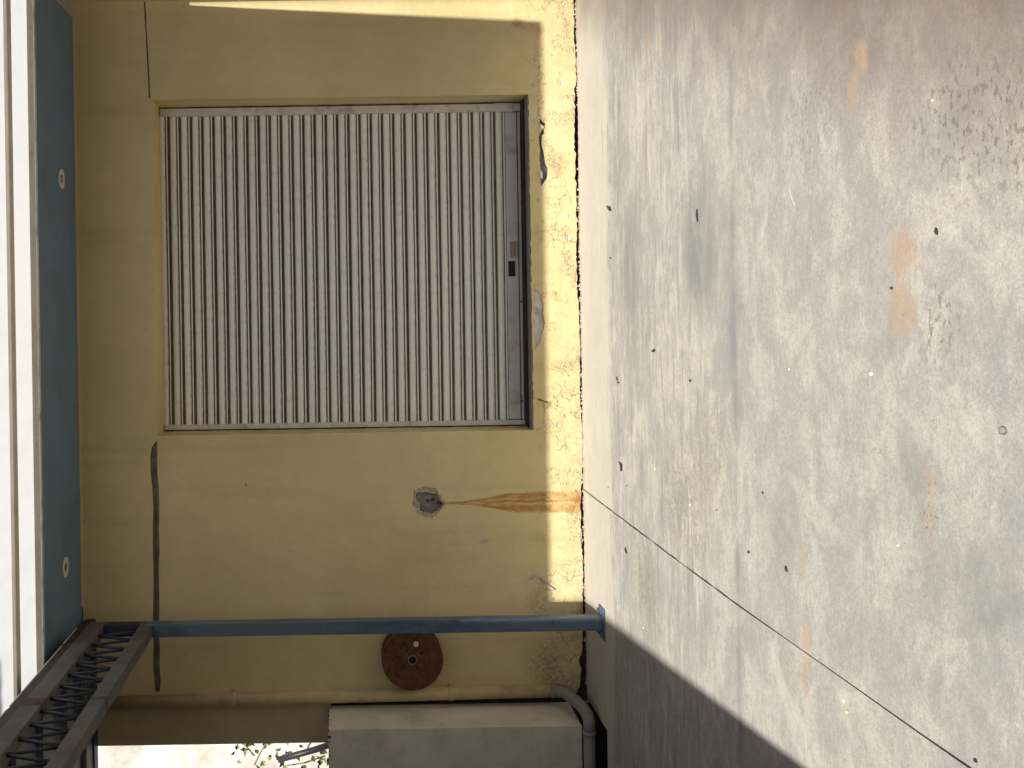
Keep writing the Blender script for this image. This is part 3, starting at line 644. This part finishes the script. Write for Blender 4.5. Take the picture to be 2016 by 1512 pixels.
# black edge flashing above the girder
MB().box((-1.998, -4.7, 3.264), (-1.970, YP + 0.06, 3.312)).build('edge_flashing', M['flash'], cp)
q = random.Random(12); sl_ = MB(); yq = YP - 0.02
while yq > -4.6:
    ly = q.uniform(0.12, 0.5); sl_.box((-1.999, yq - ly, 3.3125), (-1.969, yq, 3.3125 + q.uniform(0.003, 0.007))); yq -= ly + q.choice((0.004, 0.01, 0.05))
sg = sl_.build('sunlit_line', M['white'], cp); sg['kind'] = 'stuff'  # white strip that draws the sunlit line along the flashing top
# post
pw = 0.083
post = MB().box((-2.043, YP - 0.0, 0.012), (-2.043 + pw, YP + pw, 2.895)).build('post', M['post'], cp, bevel=0.004)
bp = MB().box((-2.10, YP - 0.025, 0.001), (-1.905, YP + 0.11, 0.011)).build('base_plate', M['post']); bp.parent = post; bp.location = (0, 0, 0)
for gx, gy in ((-2.075, 0.0), (-1.93, 0.0), (-2.075, 0.085), (-1.93, 0.085)):
    bo = MB().disc((gx, YP + gy, 0.011), 0.010, 'Z', 6, 0.014).build('bolt', M['post']); bo.parent = post; bo.location = (0, 0, 0)
gs = MB(); gs.add([(-2.043, YP + .04, 0.013), (-2.09, YP + .04, 0.013), (-2.043, YP + .04, 0.06), (-2.043, YP + .046, 0.013), (-2.09, YP + .046, 0.013), (-2.043, YP + .046, 0.06)], [(0, 1, 2), (5, 4, 3), (0, 3, 4, 1), (1, 4, 5, 2), (2, 5, 3, 0)])
g_ = gs.build('gusset', M['post']); g_.parent = post; g_.location = (0, 0, 0)
# lattice girder running from the post towards the yard
YE = -4.7
zb0, zb1, zt0, zt1 = 2.845, 2.928, 3.157, 3.300
MB().box((XT - 0.075, YE, zb0), (XT, YP + 0.10, zb1)).build('bottom_chord', M['truss'], cp, bevel=0.004)
MB().box((XT - 0.075, YE, zt0), (XT, YP + 0.10, 3.262)).build('top_chord', M['truss'], cp, bevel=0.004)
MB().box((XT - 0.075, YP + 0.02, zb1), (XT - 0.002, YP + 0.098, zt0)).build('end_strut', M['web'], cp)
for yy in (-1.86, -3.3):
    MB().box((XT - 0.076, yy - 0.05, zt0 - 0.001), (XT + 0.001, yy + 0.05, 3.2605)).build('splice_plate', M['splice'], cp)
    MB().box((XT - 0.076, yy + 0.02, zb0 - 0.001), (XT + 0.001, yy + 0.06, zb1 + 0.001)).build('splice_plate', M['splice'], cp)
y_ = YP - 0.02; up_ = True; nweb = 0
while y_ > YE + 0.1:
    y2 = y_ - 0.088
    za, zc = (zb1 - 0.01, zt0 + 0.01) if up_ else (zt0 + 0.01, zb1 - 0.01)
    MB().tube([(XT - 0.03, y_, za), (XT - 0.03, y2, zc)], 0.0095, 8).build('web_bar', M['web'], cp, smooth=True)
    y_ = y2; up_ = not up_; nweb += 1
# navy roof on the far side of the girder with its purlins
ro = empty('side_roof', (-3.2, -2, 3.33), 'dark navy lean-to roof with grey purlins left of the girder', 'roof')
MB().box((-8.0, -6.05, 3.345), (-2.08, -0.004, 3.40)).build('roof_deck', M['navy'], ro)  # deck stretched on out of view to cut skylight on the shaded ground
for yc, w_ in ((-0.37, 0.03), (-0.76, 0.13), (-1.235, 0.19), (-1.715, 0.19), (-2.19, 0.19), (-2.66, 0.19), (-3.13, 0.19), (-3.6, 0.19), (-4.1, 0.19)):
    MB().box((-5.4, yc - w_ / 2, 3.318), (-2.085, yc + w_ / 2, 3.344)).build('purlin', M['purlin'], ro)
MB().box((-5.4, -0.10, 3.335), (-2.085, -0.0045, 3.3448)).build('wall_batten', M['navy'], ro)

# ------------------------------------------------------------------ recessed lights in the soffit
for i, (px, py, lab) in enumerate(((120, 352, 'white recessed light ring with a bulb holder left in its middle, in the blue soffit'), (128, 1117, 'empty white light ring round a black hole, in the blue soffit nearer the girder'))):
    x_, y_ = G(px, py, 3.430)
    dl = empty('downlight', (x_, y_, 3.43), lab, 'light fitting', 'light rings in the blue soffit')
    MB().disc((x_, y_, 3.423), 0.066, 'Z', 36, 0.0085, 0, 0.030).build('trim_ring', M['white'], dl, bevel=0.002)
    MB().disc((x_, y_, 3.4302), 0.0300, 'Z', 24, 0.0012).build('can', M['black'], dl)
    if i == 0:
        MB().tube([(x_, y_, 3.4295), (x_, y_, 3.412)], 0.011, 10).build('bulb_holder', M['white'], dl)

# ================================================================== things by the left end of the wall
# reel on the wall
rx, rz = W(812, 1299, -0.17)
rl = empty('wall_reel', (rx, 0, rz), 'round rust brown reel fixed to the yellow wall behind the blue post', 'reel')
RR = 0.2035
def flange(name, y0, y1, mat):
    mb = MB().disc((rx, y0, rz), RR, 'Y', 56, y1 - y0); return mb.build(name, [mat], rl, bevel=0.002)
flange('flange', -0.172, -0.160, M['reel']); flange('flange', -0.030, -0.018, M['reel'])
MB().disc((rx, -0.1715, rz), RR + 0.0022, 'Y', 56, 0.011, 0, RR + 0.0003).build('rim', M['reel_rim'], rl)
MB().disc((rx, -0.1585, rz), RR * 0.86, 'Y', 48, 0.127).build('drum', M['dark_bit'], rl)
MB().disc((rx, -0.178, rz), 0.031, 'Y', 28, 0.0058, 0, 0.026).build('hub_ring', M['alu'], rl)
MB().disc((rx, -0.1745, rz), 0.0262, 'Y', 24, 0.0024).build('hub_hole', M['black'], rl)
for a, b in ((802, 1280), (829, 1286), (822, 1314), (793, 1310)):
    x_, z_ = W(a, b, -0.172); MB().disc((x_, -0.1745, z_), 0.0085, 'Y', 10, 0.0024).build('bolt_hole', M['black'], rl)
x_, z_ = W(819, 1268, -0.172); MB().disc((x_, -0.1755, z_), 0.0175, 'Y', 22, 0.0034).build('white_plug', M['white'], rl)
MB().tube([(rx, -0.019, rz), (rx, 0.0, rz)], 0.04, 16).build('mount', M['reel'], rl)

# painted downpipe on the wall, its grey outlet turning along the drain
px_ = -2.603
dp = empty('drain_pipe', (px_, -0.05, 0.1), 'yellow painted downpipe ending in a grey elbow over the drain channel', 'pipe')
MB().tube([(px_ - 0.036, -0.050, 3.34), (px_, -0.050, 0.24)], 0.042, 24).build('downpipe', M['pipe'], dp, smooth=True)
for pxx in (461, 888):
    z_ = W(pxx, 1380, -0.05)[1]
    bxx = px_ - 0.036 * (z_ - 0.24) / 3.1
    MB().tube([(bxx, -0.050, z_ + 0.012), (bxx, -0.050, z_ - 0.012)], 0.0465, 24).box((bxx - 0.058, -0.02, z_ - 0.012), (bxx + 0.058, 0.0, z_ + 0.012)).build('bracket', M['pipe'], dp, bevel=0.002)
MB().tube([(px_, -0.050, 0.255), (px_, -0.051, 0.190)], 0.0465, 24).build('socket', M['pvc'], dp, smooth=True)
el = []
for ex, ey, eY in ((1084, 1361, -0.052), (1099, 1359, -0.075), (1114, 1365, -0.14), (1131, 1378, -0.25), (1147, 1393, -0.35), (1156, 1407, -0.42), (1160, 1423, -0.462), (1160, 1442, -0.470)):
    x_, z_ = W(ex, ey, eY); el.append((x_, eY, z_))
MB().tube(el, 0.038, 20).build('elbow', M['pvc'], dp, smooth=True)
e1 = el[-1]
MB().tube([(e1[0] + 0.012, -0.470, e1[2]), (e1[0] - 0.02, -0.470, e1[2])], 0.041, 20).build('collar', M['pvc'], dp, smooth=True)
MB().tube([(el[3][0], el[3][1], el[3][2]), (el[3][0] - .002, el[3][1] - 0.03, el[3][2] - 0.008)], 0.041, 20).build('collar', M['pvc'], dp, smooth=True)
MB().tube([(e1[0], -0.470, e1[2]), (-4.5, -0.470, e1[2])], 0.0375, 20).build('outlet_pipe', M['pvc'], dp, smooth=True)

# rendered masonry box
bx = empty('utility_box', (-3.2, -0.25, 0), 'tall grey beige rendered box with a chipped top corner, beside the downpipe', 'utility box')
bz0, bz1, bxr, byf = 0.118, 1.752, -2.695, -0.42
bm_ = MB().box((-4.3, byf, bz0), (bxr, 0.0, bz1)).build('body', M['box'], bx, bevel=0.006)
MB().box((-4.3, byf + 0.03, -0.06), (bxr - 0.012, 0.0, bz0 - 0.001)).build('plinth', M['rubber'], bx)
MB().box((-2.6945, -0.014, 0.13), (-2.652, -0.002, bz1 - 0.01)).build('gap_shade_strip', M['rubber'], bx)  # black strip on the wall standing in for the shaded gap beside the pipe
ch = MB(); q = random.Random(8)
for k in range(16):
    t_ = k / 15; rock(ch, (bxr - 0.004 - 0.01 * q.random(), byf + t_ * 0.40, bz1 - 0.004 + q.uniform(-.008, .004)), q.uniform(0.007, 0.014), q)
for k in range(8): rock(ch, (bxr - 0.02 - 0.03 * k, byf + 0.004, bz1 - 0.006 + q.uniform(-.008, .004)), q.uniform(0.006, 0.012), q)
cho = ch.build('chipped_edge', M['box_chip'], bx); cho['kind'] = 'stuff'

# ================================================================== bank beyond the wall
hv, hf = [], []; NXh, NZh = 70, 46
import mathutils.noise as mnz
for j in range(NZh + 1):
    for i in range(NXh + 1):
        x_ = -9.5 + 8.0 * i / NXh; tt = j / NZh; z_ = -0.1 + 5.6 * tt
        y_ = 3.6 + 0.75 * tt * tt * 2 + 0.22 * mnz.noise((x_ * 1.7, z_ * 1.7, 0)) + 0.07 * mnz.noise((x_ * 6, z_ * 6, 3)) + 0.03 * mnz.noise((x_ * 17, z_ * 17, 9))
        hv.append((x_, y_, z_))
for j in range(NZh):
    for i in range(NXh): a = j * (NXh + 1) + i; hf.append((a, a + 1, a + NXh + 2, a + NXh + 1))
tag(MB().add(hv, hf).build('hillside', M['hill'], None, True), 'pale sunlit bank seen past the end of the yellow wall', None, None, 'structure')
def plant(cx, cz, w, h, n, mats, label, seed, stemrun):
    q = random.Random(seed); Y0 = 3.15
    o = empty('climbing_plant', (cx, Y0, cz), label, 'plant', 'plants on the pale bank')
    MB().tube([(x_, 3.35 + 0.03 * math.sin(x_ * 9), z_) for x_, z_ in stemrun], 0.008, 6).build('stem', M['stem'], o, smooth=True)
    lf = MB()
    for k in range(n):
        r_ = q.gauss(0, 0.42); s_ = q.gauss(0, 0.42); c = Vector((cx + r_ * w, Y0 + q.uniform(0, 0.22), cz + s_ * h))
        L_, Wd = q.uniform(0.05, 0.10), q.uniform(0.018, 0.034)
        d_ = Vector((q.uniform(-1, 1), q.uniform(-.7, .3), q.uniform(-1, .6))).normalized(); sd = d_.cross(Vector((q.uniform(-.5, .5), -1, q.uniform(-.5, .9)))).normalized(); nn = d_.cross(sd)
        lf.add([c, c + d_ * L_ * .4 + sd * Wd - nn * .006, c + d_ * L_, c + d_ * L_ * .4 - sd * Wd - nn * .006, c + d_ * L_ * .45 + nn * 0.01], [(0, 1, 4), (1, 2, 4), (2, 3, 4), (3, 0, 4)], q.choice((0, 0, 1)))
    f = lf.build('foliage', mats, o); f['kind'] = 'stuff'
def BP(px, py): return W(px, py, 3.3)
p1, p2, p3 = BP(548, 1482), BP(612, 1500), BP(484, 1470)
plant(p1[0], p1[1], 0.19, 0.30, 30, [M['leaf_light'], M['leaf_dark']], 'pale green climbing plant beside the lower end of the black pipe', 4, [BP(500, 1510), BP(512, 1484), BP(524, 1464), BP(530, 1450)])
plant(p2[0], p2[1] - 0.12, 0.30, 0.34, 34, [M['leaf_dark'], M['leaf_light']], 'dark leafed plant growing below the black pipe next to the grey box', 5, [BP(560, 1512), BP(600, 1505), BP(640, 1490)])
plant(p3[0], p3[1], 0.09, 0.13, 9, [M['leaf_dark'], M['leaf_light']], 'small dark sprig alone on the pale bank', 6, [BP(470, 1462), BP(484, 1470), BP(500, 1490)])
a_, b_ = W(548, 1496, 2.9), W(690, 1452, 2.9)
tag(MB().tube([(a_[0], 2.9, a_[1]), ((a_[0] + b_[0]) / 2, 2.88, (a_[1] + b_[1]) / 2 - .01), (b_[0], 2.9, b_[1])], 0.030, 14).build('hose', M['black_pipe'], None, True), 'black pipe slanting across the pale bank behind the grey box', 'pipe')

# ================================================================== neighbour building at left; unseen block added at right to cast a soft shadow
ln = 6.1; xl = -2.012 + ln * math.tan(SUN_AZ)
nb = empty('unseen_building', (-6, -12, 0), 'plain rendered building on the left behind the viewer, shading the yard', 'building')
MB().box((-12, -20, -0.1), (xl, -ln, 8.8)).build('wall', M['brick_wall'], nb)
MB().box((-12.1, -20.1, 8.8), (xl - 0.02, -ln - 0.02, 9.0)).build('roof', M['cement'], nb)
lr = 6.0; lb = 8.0; xr = 2.122 + lb * math.tan(SUN_AZ)
shade_block = empty('unseen_building', (8, -7, 0), 'unseen terracotta block added on the right behind the viewer to cast a soft shadow', 'building')
MB().box((xr, -lb, -0.1), (12, -lr, 13)).build('wall', M['red_wall'], shade_block)
MB().box((xr + 0.02, -lb + 0.02, 13), (12.1, -lr - 0.02, 13.2)).build('roof', M['cement'], shade_block)

# ================================================================== litter on the concrete
def bit(name, px, py, size, mat, label, cat, group, shape='leaf', ang=0.0, seed=0):
    q = random.Random(seed + int(px * 7 + py)); x_, y_ = G(px, py); mb = MB()
    if shape == 'pebble': rock(mb, (x_, y_, size * 0.45), size, q)
    elif shape == 'twig':
        dx, dy = math.cos(ang) * size, math.sin(ang) * size
        mb.tube([(x_ - dx, y_ - dy, 0.004), (x_ + q.uniform(-.1, .1) * size, y_ + q.uniform(-.3, .3) * size, 0.007), (x_ + dx, y_ + dy, 0.004)], [0.003, 0.0045, 0.003], 6)
    else:
        n = 6; vs = []
        for i in range(n + 1):
            t_ = i / n; w_ = math.sin(math.pi * (0.08 + 0.84 * t_)) * size * 0.42
            for k in (-1, 0, 1):
                u, v = (t_ - .5) * 2 * size, k * w_; zz = 0.003 + size * (0.45 * (t_ - .4) ** 2 * 2 + 0.5 * abs(k) * 0.55)
                vs.append((x_ + u * math.cos(ang) - v * math.sin(ang), y_ + u * math.sin(ang) + v * math.cos(ang), zz))
        fs = [(i * 3 + k, i * 3 + k + 1, i * 3 + k + 4, i * 3 + k + 3) for i in range(n) for k in range(2)]
        mb.add(vs, fs); mb.add([(v[0], v[1], v[2] - 0.0012) for v in vs], [f[::-1] for f in fs])
    return tag(mb.build(name, mat, None, shape == 'pebble'), label, cat, group)
LG, PG, DG = 'dry leaves blown onto the concrete', 'white pebbles on the concrete', 'dark crumbs on the concrete'
bit('dry_leaf', 1202, 410, 0.030, M['dry_leaf'], 'folded brown leaf on the concrete just off the base of the wall, below the shutter', 'leaf', LG, ang=1.0)
bit('dry_leaf', 1225, 918, 0.028, M['dry_leaf'], 'brown curled leaf lying a little right of where the rust streak meets the ground', 'leaf', LG, ang=0.3)
bit('dry_leaf', 1289, 690, 0.018, M['dark_bit'], 'crumpled black leaf alone on pale concrete in front of the shutter', 'leaf', LG, ang=1.9)
bit('petal', 1216, 745, 0.013, M['red_bit'], 'dark red petal, the one of the pair nearer the wall', 'petal', 'dark red petals in front of the shutter', ang=0.4)
bit('petal', 1219, 753, 0.013, M['red_bit'], 'dark red petal, the one of the pair farther from the wall', 'petal', 'dark red petals in front of the shutter', ang=1.4)
bit('twig', 1374, 424, 0.028, M['dark_bit'], 'short dark straight twig lying in the grey damp patch', 'twig', 'twigs on the concrete', 'twig', 0.1)
bit('twig', 1234, 1084, 0.022, M['dark_bit'], 'small hooked twig between the saw cut and the blue post', 'twig', 'twigs on the concrete', 'twig', 0.9)
bit('twig', 1550, 1120, 0.011, M['dark_bit'], 'bent brown twig right of the saw cut, by a faint orange stain', 'twig', 'twigs on the concrete', 'twig', 0.6)
bit('twig', 1846, 455, 0.009, M['dark_bit'], 'tiny upright twig just left of the big orange rust stain', 'twig', 'twigs on the concrete', 'twig', 0.2)
for px, py, sz, lab in ((1203, 508, 0.009, 'dark crumb near the wall under the lock of the shutter'), (1198, 959, 0.008, 'dark crumb nearest the rust streak on the wall'),
        (1235, 956, 0.008, 'dark crumb just in front of the one by the rust streak'), (1360, 749, 0.009, 'dark crumb alone between the red petals and the faint joint'),
        (1503, 970, 0.009, 'dark crumb just past the faint joint, right of the saw cut'), (1475, 1087, 0.010, 'dark crumb beside the crossing of joint and saw cut'),
         
        (1922, 1497, 0.009, 'dark crumb at the near end of the saw cut'), (1757, 567, 0.009, 'dark crumb between the two big orange stains'), 
        (1412, 1004, 0.007, 'dark crumb between the rust streak and the faint joint')):
    bit('crumb', px, py, sz * 0.72, M['dark_bit'], lab, 'crumb', DG, 'pebble')
bit('stone', 1978, 848, 0.011, M['cement'], 'grey stone alone in the near foreground of the yard', 'stone', None, 'pebble')
bit('stone', 1671, 1403, 0.010, M['rubble'], 'grey stone beside the white pebble left of the saw cut', 'stone', None, 'pebble')
for px, py, sz, lab in ((1718, 736, 0.010, 'white pebble below the pair of big orange stains'), (1663, 1380, 0.010, 'white pebble left of the saw cut near the shadow edge'),
        (1770, 1074, 0.007, 'white pebble next to the speckled rust stain'), (1268, 1236, 0.010, 'white pebble at the shadow edge beyond the blue post'),
        (1555, 727, 0.007, 'white sliver of stone midway along the yard'), (1290, 923, 0.006, 'white pebble in front of the brown curled leaf'), (1838, 198, 0.006, 'white pebble beside the pitted patch'), (1360, 994, 0.007, 'white pebble just beside the saw cut')):
    bit('pebble', px, py, sz * 0.75, M['pebble'], lab, 'pebble', PG, 'pebble')
